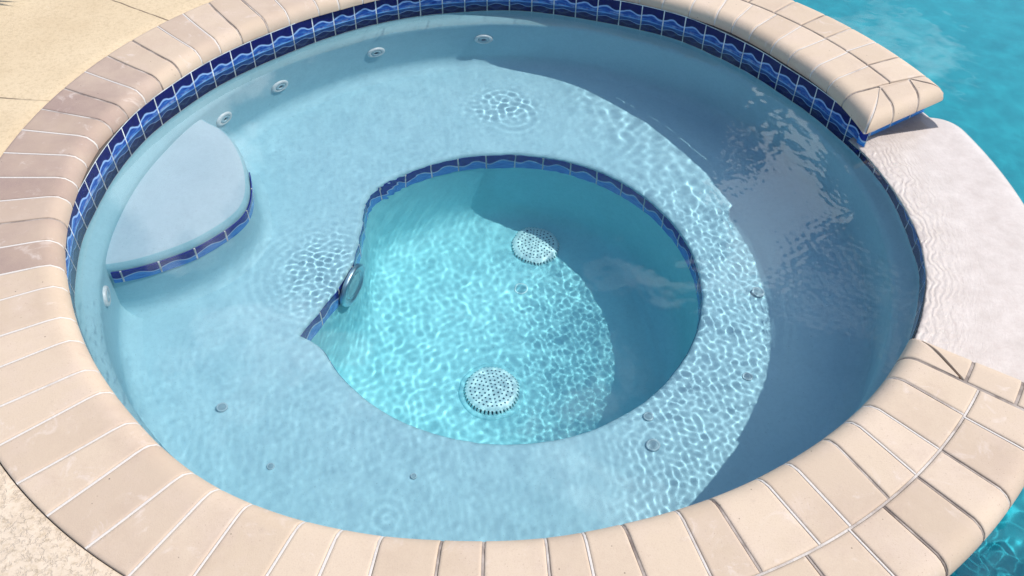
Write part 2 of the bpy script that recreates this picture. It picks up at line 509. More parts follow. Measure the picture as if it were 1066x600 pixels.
def ring_well(off, z):
    r = r_well(PHI) + off
    return np.c_[WELL_C + CD * r[:, None], np.full(len(PHI), z)]
def wall_r(th, z):
    """inner radius of the spa wall at height z"""
    rt_ = r_tile(th)
    t = np.clip((TILE_Z - z) / .06, 0, 1); t = t * t * (3 - 2 * t)
    r = rt_ * (1 - t) + .968 * t
    c = np.clip((SEAT_Z + .05 - z) / .05, 0, 1)
    return r - .05 * (1 - np.sqrt(1 - c * c * .999))
def ring_wall(z, phi=PHI):
    """points of the wall at height z along rays from the well centre"""
    d = np.c_[np.cos(phi), np.sin(phi)]
    t = np.full(len(phi), 1.0)
    for _ in range(12):
        p = WELL_C + d * t[:, None]
        t = t + (wall_r(np.arctan2(p[:, 1], p[:, 0]), z) - np.hypot(p[:, 0], p[:, 1]))
    p = WELL_C + d * t[:, None]
    return np.c_[p, np.full(len(phi), z)]
def loft(rings, flip=False):
    n = len(rings[0]); m = len(rings)
    v = np.stack(rings, 1).reshape(-1, 3)
    return v, grid_faces(n, m, wrap_u=True, flip=flip)
# wall
zs = [TILE_Z + .004, TILE_Z - .004, TILE_Z - .012, TILE_Z - .024, TILE_Z - .036, TILE_Z - .05, TILE_Z - .062, -.2, -.26, -.32, -.38, -.40, -.412, -.424, -.434, -.442, -.447, SEAT_Z]
v, f = loft([ring_wall(z) for z in zs], flip=True)
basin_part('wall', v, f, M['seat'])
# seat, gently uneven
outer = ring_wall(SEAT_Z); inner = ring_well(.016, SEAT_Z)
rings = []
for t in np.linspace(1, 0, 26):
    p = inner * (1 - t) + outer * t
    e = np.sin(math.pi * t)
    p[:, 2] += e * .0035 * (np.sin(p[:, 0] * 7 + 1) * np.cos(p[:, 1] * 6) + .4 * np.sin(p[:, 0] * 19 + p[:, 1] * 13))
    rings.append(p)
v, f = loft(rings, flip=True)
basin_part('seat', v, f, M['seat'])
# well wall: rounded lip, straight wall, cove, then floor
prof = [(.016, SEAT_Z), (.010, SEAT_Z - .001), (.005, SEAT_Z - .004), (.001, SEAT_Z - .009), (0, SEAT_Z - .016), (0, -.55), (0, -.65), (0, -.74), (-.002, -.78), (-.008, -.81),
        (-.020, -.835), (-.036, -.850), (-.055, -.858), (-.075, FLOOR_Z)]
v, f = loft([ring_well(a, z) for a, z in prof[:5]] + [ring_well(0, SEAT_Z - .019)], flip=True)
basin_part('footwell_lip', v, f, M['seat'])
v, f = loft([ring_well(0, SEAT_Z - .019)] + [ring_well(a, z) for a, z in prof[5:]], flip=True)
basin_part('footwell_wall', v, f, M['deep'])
rings = []
e0 = ring_well(-.075, FLOOR_Z)
for t in np.linspace(1, .0, 12):
    p = e0.copy(); p[:, :2] = WELL_C + (e0[:, :2] - WELL_C) * max(t, .002)
    p[:, 2] = FLOOR_Z - .012 * (1 - t * t)
    rings.append(p)
v, f = loft(rings, flip=True)
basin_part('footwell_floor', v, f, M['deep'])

# entry step: thick rounded slab grown from the wall
st = np.array([(-.90, .500), (-.873, .429), (-.79, .365), (-.729, .277), (-.684, .171), (-.664, .071), (-.682, -.006), (-.756, -.099), (-.841, -.157), (-.903, -.186), (-.967, -.202), (-1.03, -.210)])
def catmull(P, n=12):
    P = np.vstack([2 * P[0] - P[1], P, 2 * P[-1] - P[-2]]); out = []
    for i in range(1, len(P) - 2):
        for t in np.linspace(0, 1, n, endpoint=False):
            out.append(.5 * ((2 * P[i]) + (-P[i - 1] + P[i + 1]) * t + (2 * P[i - 1] - 5 * P[i] + 4 * P[i + 1] - P[i + 2]) * t * t + (-P[i - 1] + 3 * P[i] - 3 * P[i + 1] + P[i + 2]) * t ** 3))
    out.append(P[-2]); return np.array(out)
sc = catmull(st)
ta = np.gradient(sc, axis=0); ta /= np.linalg.norm(ta, axis=1)[:, None]
sn = np.c_[-ta[:, 1], ta[:, 0]]                    # away from the wall (towards the spa)
if sn[len(sn) // 2, 0] < 0: sn = -sn
def step_ring(off, z): return np.c_[sc + sn * off, np.full(len(sc), z)]
anchor = np.array([-1.02, .16])
prof = [(.045, SEAT_Z - .002), (.028, SEAT_Z + .004), (.016, SEAT_Z + .014), (.008, SEAT_Z + .03), (.004, SEAT_Z + .06), (.002, -.30), (0, -.26), (-.001, STEP_Z - .030), (-.004, STEP_Z - .016), (-.010, STEP_Z - .007), (-.018, STEP_Z - .002), (-.03, STEP_Z)]
rg = [step_ring(a, z) for a, z in prof]
last = rg[-1]
for t in np.linspace(.1, 1, 10):
    p = last * (1 - t)
    q = np.c_[last[:, :2] * (1 - t) + anchor * t, np.full(len(sc), STEP_Z + .0015 * math.sin(t * 9))]
    rg.append(q)
NS_ = 10
v = np.stack(rg[:NS_], 1).reshape(-1, 3)
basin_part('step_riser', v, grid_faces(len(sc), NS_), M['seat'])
v = np.stack(rg[NS_ - 1:], 1).reshape(-1, 3)
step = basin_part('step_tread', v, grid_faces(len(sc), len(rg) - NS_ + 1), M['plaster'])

# tile bands --------------------------------------------------------
NT_ = 85
th = np.radians(np.arange(0, 360.01, .5))
WT_TILE = -.0530
def band(th_, radfn, z0, z1, u0, per, thick=.004, parent=None, mat=None, nz_=5):
    vs, uv = [], []
    for i, a in enumerate(th_):
        d_ = (math.degrees(a) + 180) % 360 - 180
        zt_ = z1 if not (-32.5 < d_ < 12.6) else WT_TILE      # cut below the weir slab
        for j, z in enumerate(np.linspace(z0, zt_, nz_)):
            r = radfn(a)
            vs.append((r * math.cos(a), r * math.sin(a), z)); uv.append((u0 + a * per / (2 * math.pi), (z - z0) / (z1 - z0)))
    return vs, uv
vs, uv = band(th, lambda a: float(r_tile(np.array([a]))[0]) - .0015, TILE_Z, .002, -93.4 / 360 * NT_ + NT_, NT_)
vs = np.array(vs); vs[:, 2] -= SEAT_Z
tile_band = mesh_obj('waterline_tile', vs, grid_faces(len(th), 5, flip=True), M['tile'], basin, uvs=uv)
# trim tile below the lip of the well (its own plan curve)
def strip(path, nrm, z0, z1, per, parent, name, lift=.003, u_off=0.0):
    """thin tiles standing proud of a wall; path Nx2"""
    L = np.r_[0, np.cumsum(np.linalg.norm(np.diff(path, axis=0), axis=1))] / per + u_off
    P = []; uv = []
    lift = .001 if name == 'footwell_tile' else lift
    zz = [(0, z0), (lift, z0 + .001), (lift, z0 * .5 + z1 * .5), (lift, z1 - .001), (0, z1)]
    for i in range(len(path)):
        for a, z in zz:
            P.append((*(path[i] + nrm[i] * a), z)); uv.append((L[i], np.clip((z - z0) / (z1 - z0), .03, .97)))
    P = np.array(P); P[:, 2] -= SEAT_Z
    return mesh_obj(name, P, grid_faces(len(path), 5), M['trim'], parent, uvs=uv, sharp=40)
ph0 = PHI
wl = WELL_C + CD * (r_well(PHI))[:, None]
k0 = int(np.argmin(np.abs(np.degrees(PHI) - wa[-1])))
idx = np.r_[np.arange(k0 + 1, len(PHI)), np.arange(0, k0 + 1)]
path = wl[idx]                                            # starts at the far corner
tg = np.gradient(path, axis=0); tg /= np.linalg.norm(tg, axis=1)[:, None]
nr = np.c_[-tg[:, 1], tg[:, 0]]
cut = int(np.argmin(np.abs(np.degrees(PHI[idx]) - wa[0] + 1e-6)))
n_ = len(path)
i_corner2 = n_ - int(np.sum((np.degrees(PHI) > wa[0]) & (np.degrees(PHI) <= wa[-1]))) 
def flip_in(path, nr):
    return np.where(((WELL_C - path) * nr).sum(1)[:, None] < 0, -nr, nr)
nr = flip_in(path, nr)
# two runs: round the circle, and along the bulge under the light
A_ = path[:i_corner2]; B_ = path[i_corner2 - 1:]
def rev_ok(Pth):
    t = np.gradient(Pth, axis=0); t /= np.linalg.norm(t, axis=1)[:, None]
    n2 = np.c_[-t[:, 1], t[:, 0]]
    return flip_in(Pth, n2)
PER = .088
strip(A_[::-1], rev_ok(A_)[::-1], SEAT_Z - .092, SEAT_Z - .014, PER, basin, 'footwell_tile')
strip(B_[::-1], rev_ok(B_)[::-1], SEAT_Z - .092, SEAT_Z - .014, PER, basin, 'footwell_tile')
# step trim: only from the blunt end to where the tiles stop
s0 = int(len(sc) * .34); s1 = int(len(sc) * .875)
strip((sc + sn * .0015)[s0:s1][::-1] if sn[0, 0] < 0 else (sc + sn * .0015)[s0:s1], sn[s0:s1], STEP_Z - .092, STEP_Z - .036, PER * 1.02, basin, 'step_tile', u_off=.2)

# ------------------------------------------------------------------ fittings
def place(root, p, nrm):
    q = Vector(nrm).to_track_quat('Z', 'Y')
    root.rotation_euler = q.to_euler()

def make_drain(label, xy):
    t = thing('drain_cover', label, 'drain cover', (xy[0], xy[1], FLOOR_Z - .010), group='drain covers on the footwell floor')
    Rd = .080
    pr = [(0.0, .027), (.02, .0267), (.04, .0255), (.055, .0235), (.064, .0215), (.069, .0190), (.0715, .016)]
    v, f = lathe(pr, 64)
    mesh_obj('dome', v, f, M['deepwhite'], t)
    # slotted skirt: fins round the rim
    vs, fs = [], []
    nf = 44
    for i in range(nf):
        a = 2 * math.pi * i / nf; w = .0028
        c, s = math.cos(a), math.sin(a)
        b = len(vs)
        for r, z in ((.068, .019), (.0735, .0165), (.079, .004), (.070, .002)):
            for sg in (-1, 1):
                vs.append((r * c - sg * w * s, r * s + sg * w * c, z))
        fs += [[b, b + 2, b + 3, b + 1], [b + 2, b + 4, b + 5, b + 3], [b + 4, b + 6, b + 7, b + 5], [b, b + 6, b + 4, b + 2], [b + 1, b + 3, b + 5, b + 7]]
    mesh_obj('skirt', vs, fs, M['deepwhite'], t, smooth=False)
    v, f = lathe([(.066, .016), (.0685, .010), (.070, .003)], 48)
    mesh_obj('inner_wall', v, f, M['hole'], t)
    v, f = lathe([(.070, .001), (.078, .005), (.086, .0055), (.092, .003), (.094, -.002)], 64)
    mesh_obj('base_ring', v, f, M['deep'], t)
    vs, fs = [], []
    for ring, (r, n) in enumerate(((.0, 1), (.0115, 6), (.023, 12), (.0345, 18), (.046, 24), (.0575, 30))):
        for i in range(n):
            a = 2 * math.pi * (i + .37 * ring) / n
            px, py = r * math.cos(a), r * math.sin(a)
            z = np.interp(r, [p[0] for p in pr], [p[1] for p in pr]) + .0006
            slope = -.05 if r < .045 else -.2
            b = len(vs)
            for k in range(8):
                q = 2 * math.pi * k / 8
                dx, dy = .0027 * math.cos(q), .0027 * math.sin(q)
                dr = dx * math.cos(a) + dy * math.sin(a)
                vs.append((px + dx, py + dy, z + slope * dr))
            fs.append(list(range(b, b + 8)))
    mesh_obj('drain_holes', vs, fs, M['hole'], t, smooth=False)
    return t
def U(px):  # helper table of plan positions read off the photograph
    return px
make_drain('white domed drain cover half in shade at the far side of the footwell', (.112, .345))
d2 = make_drain('white domed drain cover in full sun nearest the camera', (-.012, -.205))
d2.rotation_euler.z = .4

def make_jet(label, ang, z, rr=.968, sc_=1.0):
    a = R(ang)
    t = thing('wall_jet', label, 'jet', (rr * math.cos(a), rr * math.sin(a), z), group='round jets in the spa wall')
    place(t, None, (-math.cos(a), -math.sin(a), 0.0))
    v, f = lathe([(.031, -.002), (.031, .004), (.028, .0075), (.020, .008), (.0185, .006)], 40)
    v = np.array(v) * sc_
    mesh_obj('flange', v, f, M['white'], t)
    v, f = lathe([(.0185, .004), (.017, .008), (.0125, .0095), (.009, .009), (.0075, .004)], 32)
    mesh_obj('nozzle', np.array(v) * sc_, f, M['grey'], t)
    v, f = lathe([(.0190, .0035), (.0001, .0035)], 24)
    mesh_obj('opening', np.array(v) * sc_, f, M['dark'], t)
    return t
make_jet('round white jet at the top centre of the back wall, furthest right', 94.2, -.285)
make_jet('round white jet in the back wall second from the right', 116.0, -.285)
make_jet('round white jet in the back wall between two other jets', 136.6, -.290)
make_jet('small white jet on the wall right beside the raised step', 149.8, -.29)
make_jet('white jet flange seen edge on at the left wall below the step', -163.5, -.24, rr=.968)

def make_air(label, xy, r):
    t = thing('seat_air_hole', label, 'air hole', (xy[0], xy[1], SEAT_Z + .003), group='air holes in the spa seat')
    v, f = lathe([(r, -.003), (r, .0015), (r * .9, .003), (r * .72, .002)], 28)
    mesh_obj('rim', v, f, M['grey'], t)
    v, f = lathe([(r * .74, .0015), (.0001, .0015)], 24)
    mesh_obj('cap', v, f, M['deepgrey'], t)
    return t
M['deepgrey'] = mat_simple('dim plastic', (.19, .35, .42), .6, var=.3)
make_air('round grey air hole near the sunlit right edge of the seat', (.685, -.097), .017)
make_air('faint air hole low on the right side of the seat', (.610, -.372), .013)
make_air('air hole just below the footwell at its lower right', (.360, -.490), .013)
make_air('round grey air hole in the lower right of the seat near the coping', (.364, -.566), .017)
make_air('small air hole in the lower left of the seat', (-.632, -.486), .013)
make_air('tiny air hole near the bottom left coping', (-.488, -.640), .009)
make_air('tiny dark air hole at the bottom middle of the seat', (-.172, -.655), .007)

t = thing('floor_plug', 'small round plug flush in the footwell floor between two drain covers', 'plug', (.064, .173, FLOOR_Z - .011))
v, f = lathe([(.0225, .000), (.0225, .003), (.019, .004), (.018, .002)], 32)
mesh_obj('plug_ring', v, f, M['deepwhite'], t)
v, f = lathe([(.0182, .0022), (.0001, .0030)], 24)
mesh_obj('plug_cap', v, f, M['plugcap'], t)

# chrome light on the bulge of the footwell wall
t = thing('underwater_light', 'chrome ringed round spa light on the left footwell wall', 'pool light', (-.396, -.046, SEAT_Z - .070))
place(t, None, (.96, -.28, 0))
v, f = lathe([(.068, -.004), (.070, .004), (.067, .009), (.062, .010), (.057, .007), (.055, .004), (.047, .004), (.045, .007), (.042, .007), (.040, .004)], 56)
mesh_obj('bezel', v, f, M['chrome'], t)
v, f = lathe([(.056, .0035), (.036, .006), (.02, .008), (.0001, .009)], 40)
mesh_obj('lens', v, f, M['lens'], t)
v, f = lathe([(.004, .0), (.004, .011), (.0001, .012)], 12)
v = np.array(v); v[:, 0] += 0; v[:, 1] += .060
mesh_obj('screw', v, f, M['chrome'], t)

# ------------------------------------------------------------------ coping
coping = thing('spa_coping', 'pink beige bullnose brick coping ringing the spa', 'coping', (0, 0, 0))
NOSE, FL = .036, .005
end_t = (END_B - END_A) / np.linalg.norm(END_B - END_A)
end_n = np.array([-end_t[1], end_t[0]])            # pointing into the coping (up and left)
def in_double(deg):
    d = (deg + 180) % 360 - 180
    return (d > A_D0) & (d < A_D1)
def top_z(x, y, inset=0.0):
    r = np.hypot(x, y); a = np.arctan2(y, x); deg = np.degrees(a)
    d = r - r_in(a)
    d = np.where(in_double(deg), np.minimum(d, R_OUT2 - r), d)
    de = (x - END_A[0]) * end_n[0] + (y - END_A[1]) * end_n[1]
    d = np.where((deg > 5) & (deg < 40), np.minimum(d, de), d)
    db = np.radians(BR_END - deg) * r
    d = np.where((deg < -20) & (deg > -55), np.minimum(d, db), d)
    d = np.clip(d, 0, NOSE)
    q = NOSE - d
    return TOP - inset - (TOP - FL) * (1 - np.sqrt(np.clip(1 - (q / NOSE) ** 2, 0, 1)))
CS = (1 - np.cos(np.linspace(0, math.pi, 17))) / 2
class Acc:
    def __init__(s): s.v = []; s.f = []; s.tone = []; s.stain = []; s.n = 0
    def add(s, pts, faces, tone, stain):
        s.v.append(np.asarray(pts)); s.f += [[i + s.n for i in q] for q in faces]; s.n += len(pts)
        s.tone += [tone] * len(pts); s.stain += [stain] * len(pts)
def patch(acc, c, tone, stain, inset=0.0, gap=0.0, depth=.044, bevel=.0022, mode='polar', n=17):
    """c = four corners (deg, r): inner a, inner b, outer b, outer a"""
    c = [(np.radians(a), r) for a, r in c]
    cs = (1 - np.cos(np.linspace(0, math.pi, n))) / 2
    U_, V_ = np.meshgrid(cs, cs, indexing='ij')
    lerp = lambda i: (c[0][i] * (1 - U_) + c[1][i] * U_) * (1 - V_) + (c[3][i] * (1 - U_) + c[2][i] * U_) * V_
    A, Rr = lerp(0), lerp(1)
    # follow the uneven inner edge where the corner sits on it (radius given as None -> handled by caller through rfun)
    x, y = Rr * np.cos(A), Rr * np.sin(A)
    P = np.stack([x, y], -1)
    z = top_z(x, y, inset)
    # distance to the patch's own border for the worn edge
    cen = P.mean((0, 1))
    bd = np.minimum(np.minimum(U_, 1 - U_) * max(1e-3, np.linalg.norm(P[-1, n // 2] - P[0, n // 2])), np.minimum(V_, 1 - V_) * max(1e-3, np.linalg.norm(P[n // 2, -1] - P[n // 2, 0])))
    z = z - np.clip(bevel - bd, 0, bevel) ** 2 / max(bevel, 1e-6) * .9
    pts = np.c_[x.ravel(), y.ravel(), z.ravel()]
    f = grid_faces(n, n, flip=False)
    # skirt
    border = [i * n for i in range(n)] + [(n - 1) * n + j for j in range(1, n)] + [i * n + n - 1 for i in range(n - 2, -1, -1)] + [j for j in range(n - 2, 0, -1)]
    b0 = len(pts)
    sk = pts[border].copy(); sk[:, 2] = TOP - depth + .004
    pts = np.vstack([pts, sk])
    m = len(border)
    for i in range(m):
        f.append([border[i], b0 + i, b0 + (i + 1) % m, border[(i + 1) % m]])
    acc.add(pts, f, tone, stain)

# joints: (inner angle, outer angle) of every joint of the inner row, anticlockwise
J = [(19.6, 20.2), (23.8, 25.0), (28.2, 29.2), (33.4, 33.6), (37.4, 38.3), (42.5, 42.9), (46.3, 47.3), (49.9, 51.6), (54.9, 56.0), (60.2, 60.4), (64.6, 64.9), (69.5, 69.3),
     (74.6, 73.8), (78.5, 78.3), (83.4, 82.8), (88.0, 87.3), (92.8, 91.8), (97.4, 96.4), (101.6, 101.2), (106.7, 106.3), (112.0, 111.6), (117.1, 116.8),
     (121.8, 121.2), (125.8, 125.6), (131.7, 130.0), (136.0, 134.5), (141.3, 138.9), (145.8, 143.3), (149.9, 147.8), (154.6, 152.4), (158.9, 157.0), (163.0, 161.3), (167.4, 165.5),
     (171.3, 170.3), (175.3, 174.8), (179.7, 179.4), (184.5, 184.0), (188.3, 188.6), (192.7, 192.7), (197.0, 197.0), (201.8, 201.6), (205.7, 205.8), (211.4, 211.0), (215.5, 215.3),
     (220.8, 220.0), (224.8, 224.3), (230.4, 229.0), (234.3, 233.5), (239.8, 238.3), (243.3, 242.8), (247.1, 247.2), (252.8, 252.2), (256.5, 256.5), (260.4, 260.8), (266.0, 266.0),
     (269.9, 270.0), (275.7, 275.4), (279.3, 279.2), (283.2, 283.5), (288.8, 288.6), (292.6, 292.6), (298.2, 301.6 - 3.2), (302.0, 301.8), (307.6, 306.6), (311.3, 310.5), (314.6, 314.5), (320.0, 319.7), (323.7, 323.7)]
inner_acc, outer_acc, mort = Acc(), Acc(), Acc()
GJ = .0025    # half joint width
def ri(d): return float(r_in(np.array([R(d)]))[0])
def brick_tone(deg):
    t = .5 + rng.uniform(-.34, .30)
    d = deg % 360
    s = 0.0
    if 160 < d < 200: s = rng.uniform(.45, 1.15)
    elif 120 < d < 160: s = rng.uniform(.05, .55)
    elif 225 < d < 245: s = rng.uniform(.1, .35)
    elif 300 < d < 325: s = rng.uniform(.0, .22)
    else: s = rng.uniform(0, .12)
    if d > 260 or d < 75: t += .18
    if 200 < d < 260: t -= .05
    return min(1, max(0, t)), s
def radial_mortar(a_in, a_out, r0, r1, w, tone, side):
    """the mortar fills most of a joint and leaves a dark hairline at one side"""
    g = math.degrees(w)
    lo = -g + (0.0007 * 57.3 if side < 0 else 0)
    hi = g - (0.0007 * 57.3 if side > 0 else 0)
    patch(mort, [(a_in + lo / r0, r0), (a_in + hi / r0, r0), (a_out + hi / r1, r1), (a_out + lo / r1, r1)], tone, 0, inset=.0008 if tone > .4 else .0020, bevel=.0006, n=11)
for k in range(len(J) - 1):
    (a0, b0), (a1, b1) = J[k], J[k + 1]
    mid = (a0 + a1) / 2
    dbl = in_double(np.array(mid))
    ro = R_ROW - GJ if dbl else R_OUT1
    tone, stn = brick_tone(mid)
    g = math.degrees(GJ)
    patch(inner_acc, [(a0 + g, ri(a0)), (a1 - g, ri(a1)), (b1 - g / ro, ro), (b0 + g / ro, ro)], tone, stn)
    w = GJ * rng.uniform(.9, 1.12)
    d = a0 % 360
    white = rng.random() < (.75 if 180 < d < 262 or 20 < d < 60 else .45)
    if 263 < d < 325: white = rng.random() < .35
    if k:
        radial_mortar(a0, b0, ri(a0) + .0015, ro, w, rng.uniform(.62, .95) if white else rng.uniform(.22, .48), rng.choice((-1, 1)))
    elif True:
        radial_mortar(a0, b0, ri(a0) + .0015, 1.100, w, .25, 1)
# outer row on both double sectors
JO_T = [20.3, 25.2, 29.5, 33.8, 38.4, 43.5, 48.2, 52.8, 57.4, 62.0, 66.4, 70.4, 74.3]
JO_B = [323.7, 319.5, 314.5, 310.4, 305.6, 301.5, 296.8, 292.0, 285.6, 279.3]
for JJ in (JO_T, JO_B[::-1]):
    for k in range(len(JJ) - 1):
        a0, a1 = JJ[k], JJ[k + 1]; g = math.degrees(GJ)
        tone, stn = brick_tone((a0 + a1) / 2)
        patch(outer_acc, [(a0 + g, R_ROW + GJ), (a1 - g, R_ROW + GJ), (a1 - g, R_OUT2), (a0 + g, R_OUT2)], tone, stn)
        if k:
            radial_mortar(a0, a0, R_ROW, R_OUT2 - .0015, GJ * .9, rng.choice((.2, .35, .75, .85)), rng.choice((-1, 1)))
    mesh_obj('outer_brick_row', np.vstack(outer_acc.v), outer_acc.f, M['brick'], coping, attr={'tone': outer_acc.tone, 'stain': outer_acc.stain}, sharp=50)
    outer_acc = Acc()
    # the long joint between the rows
    lo, hi = min(JJ), max(JJ)
    for a in np.arange(lo, hi - .1, (hi - lo) / 14):
        b = a + (hi - lo) / 14
        patch(mort, [(a, R_ROW - GJ * .9), (b, R_ROW - GJ * .9), (b, R_ROW + GJ * .8), (a, R_ROW + GJ * .8)], (.18 if lo < 100 else .5), 0, inset=.002, bevel=.0004, n=9)
# end bricks: lower end
def pol(p): return (math.degrees(math.atan2(p[1], p[0])) % 360, math.hypot(*p))
eb = Acc()
SM = 323.7; E = 328.0
g = .17
patch(eb, [(SM + g, ri(SM)), (E - .25, ri(E) + .001), (SM + g + .1, 1.104), (SM + g, 1.100)], .72, .1)
patch(eb, [(E, ri(E) + .006), (E, 1.114), (SM + g, 1.114), (SM + g + .35, 1.106)], .62, .1)
patch(eb, [(SM + g, 1.120), (E, 1.120), (E, 1.205), (SM + g, 1.205)], .68, .12)
patch(eb, [(SM + g, 1.211), (E, 1.211), (E, R_OUT2), (SM + g, R_OUT2)], .66, .1)
patch(mort, [(SM - g, ri(SM) + .0015), (SM + g, ri(SM) + .0015), (SM + g, R_OUT2 - .001), (SM - g, R_OUT2 - .001)], .3, 0, inset=.002, bevel=.0004, n=15)
for r_ in (1.117, 1.208):
    patch(mort, [(SM, r_ - .003), (E - .1, r_ - .003), (E - .1, r_ + .003), (SM, r_ + .003)], .3, 0, inset=.0025, bevel=.0004, n=11)
patch(mort, [(SM, 1.100), (E - .1, ri(E) + .002), (E - .1, ri(E) + .008), (SM, 1.110)], .35, 0, inset=.0025, bevel=.0004, n=11)
mesh_obj('end_bricks', np.vstack(eb.v), eb.f, M['brick'], coping, attr={'tone': eb.tone, 'stain': eb.stain}, sharp=50)
eb = Acc()
# end bricks: upper, oblique end
Pm = np.array([1.035, .367]); Qm = np.array([1.129, .413]); Am, Bm = END_A, END_B
E1 = Am + end_t * .105; E2 = Am + end_t * .205
def between(p, q, t): return np.asarray(p) * (1 - t) + np.asarray(q) * t
s19 = (19.6 - .17, ri(19.6))
patch(eb, [pol(Am + end_n * .004), s19, (19.7, 1.094), (19.65, 1.097)], .66, .1)
patch(eb, [pol(Am + end_t * .005), pol(E1 - end_t * .003), pol(Pm + end_t * -.001), pol(Pm + [-.002, -.004])], .58, .1)
patch(eb, [pol(E1 + end_t * .003), pol(E2 - end_t * .003), pol(Qm - end_t * .003), pol(Pm + end_t * .005)], .62, .1)
patch(eb, [pol(E2 + end_t * .003), pol(Bm - end_t * .004), pol(Qm + [.004, -.001]), pol(Qm + end_t * .003)], .56, .1)
patch(eb, [pol(Bm + [.001, .004]), (20.1, R_OUT2), (20.1, 1.206), pol(Qm + [.005, .004])], .6, .1)
patch(eb, [(19.5, 1.100), (20.1, 1.100), (20.1, 1.200), (20.05, 1.2)], .5, .1)
def mline(p, q, tone, w=.0028, ins=.0022):
    p, q = np.asarray(p), np.asarray(q); t = (q - p) / np.linalg.norm(q - p); n_ = np.array([-t[1], t[0]])
    patch(mort, [pol(p - n_ * w), pol(q - n_ * w), pol(q + n_ * w), pol(p + n_ * w)], tone, 0, inset=ins, bevel=.0003, n=11)
mline(Am + end_n * .003 + end_t * .002, Pm, .8)
mline(Pm, E1 + end_n * .001, .3)
mline(Qm, E2 + end_n * .001, .3)
mline(Qm, Bm + end_n * .004 - end_t * .004, .3)
mline(Pm, Qm, .55)
mline(Qm, [1.203, .441], .55)
for nm, a in (('inner_brick_row', inner_acc), ('end_bricks', eb)):
    mesh_obj(nm, np.vstack(a.v), a.f, M['brick'], coping, attr={'tone': a.tone, 'stain': a.stain}, sharp=50)
mesh_obj('mortar_joints', np.vstack(mort.v), mort.f, M['mortar'], coping, attr={'tone': mort.tone}, sharp=50)

# the beam of masonry the coping sits on, standing between spa and pool
beam = thing('spa_wall', 'masonry wall of the spa under the coping, blue tile facing the pool', 'wall', (0, 0, 0))
def sector_solid(a0, a1, r0f, r1f, z0, z1, n=120):
    vs = []
    for a in np.radians(np.linspace(a0, a1, n)):
        r0, r1 = r0f(a), r1f(a)
        for r, z in ((r0, z0), (r0, z1), (r1, z1), (r1, z0)):
            vs.append((r * math.cos(a), r * math.sin(a), z))
    fs = []
    for i in range(n - 1):
        for j in range(4):
            j2 = (j + 1) % 4
            fs.append([i * 4 + j, i * 4 + j2, (i + 1) * 4 + j2, (i + 1) * 4 + j])
    fs += [[3, 2, 1, 0], [(n - 1) * 4 + j for j in range(4)]]
    return vs, fs
rt1 = lambda a: float(r_tile(np.array([a]))[0]) + .004
v, f = sector_solid(19.2, A_D1 + 6, rt1, lambda a: R_OUT2 - .032, -1.4, -.002)
mesh_obj('core', v, f, M['bed'], beam, smooth=False)
v, f = sector_solid(A_D0 - 4, BR_END - .9, rt1, lambda a: R_OUT2 - .032, -1.4, -.002)
mesh_obj('core', v, f, M['bed'], beam, smooth=False)
v, f = sector_solid(BR_END - .9, 19.2, rt1, lambda a: R_OUT2 - .032, -1.4, -.075)
mesh_obj('core', v, f, M['bed'], beam, smooth=False)
v, f = sector_solid(A_D1 + 6, 360 + A_D0 - 4, rt1, lambda a: R_OUT1 - .002, -.3, -.002, n=240)
mesh_obj('core', v, f, M['bed'], beam, smooth=False)
# tile on the pool side
for a0, a1, zt in ((A_D0 - 4, BR_END - 1.0, -.001), (18.2, A_D1 + 6, -.001), (BR_END - 1.0, 17.6, -.076)):
    tt = np.radians(np.arange(a0, a1 + .3, .5)); vs, uv = [], []
    for a in tt:
        for z in (-.33, -.25, -.17, -.09, zt):
            r = R_OUT2 - .028
            vs.append((r * math.cos(a), r * math.sin(a), z)); uv.append((a * 17.0, (z / .11) % 1.0 if z != zt else 1))
    uv = [(u, (j % 5) * .25 * 3) for j, (u, _) in enumerate(uv)]
    mesh_obj('pool_side_tile', vs, grid_faces(len(tt), 5), M['tile'], beam, uvs=uv)
tt = np.radians(np.arange(A_D0 - 4, A_D1 + 6.5, 1.0)); vs = []
for a in tt:
    for z in (-1.4, -1.2, -.9, -.6, -.325):
        r = R_OUT2 - .0285 + (.03 if z < -1.3 else 0)
        vs.append((r * math.cos(a), r * math.sin(a), z))
mesh_obj('pool_side_plaster', vs, grid_faces(len(tt), 5), M['pool'], beam)
# tiled riser below the oblique coping end
r0 = END_A + end_n * .030 + end_t * .024; r1 = END_B + end_n * .032 - end_t * .016
vs, uv = [], []
rs = float(r_tile(np.array([R(12.5)]))[0]) - .001
rstart = np.array([rs * math.cos(R(12.5)), rs * math.sin(R(12.5))])
for i in range(21):
    p = rstart * (1 - i / 2) + r0 * i / 2 if i < 2 else r0 * (1 - (i - 2) / 18) + r1 * (i - 2) / 18
    for j, z in enumerate((-.060, -.045, -.03, -.015, 0.004)):
        vs.append((*p, z)); uv.append((i / 20 * np.linalg.norm(r1 - r0) / .074, j / 4))
mesh_obj('riser_tile', vs, grid_faces(21, 5, flip=True), M['trim'], beam, uvs=uv)
vs = []
q0 = r0 + end_n * .012 + end_t * .02; q1 = r1 + end_n * .002
poly = [q0, q1, np.array([math.cos(R(19)), math.sin(R(19))]) * (R_OUT2 - .03), np.array([math.cos(R(19)), math.sin(R(19))]) * 1.0]
vs = [(*p, -.08) for p in poly] + [(*p, .002) for p in poly]
mesh_obj('core', vs, [[0, 1, 2, 3], [7, 6, 5, 4], [0, 4, 5, 1], [1, 5, 6, 2], [2, 6, 7, 3], [3, 7, 4, 0]], M['bed'], beam, smooth=False)

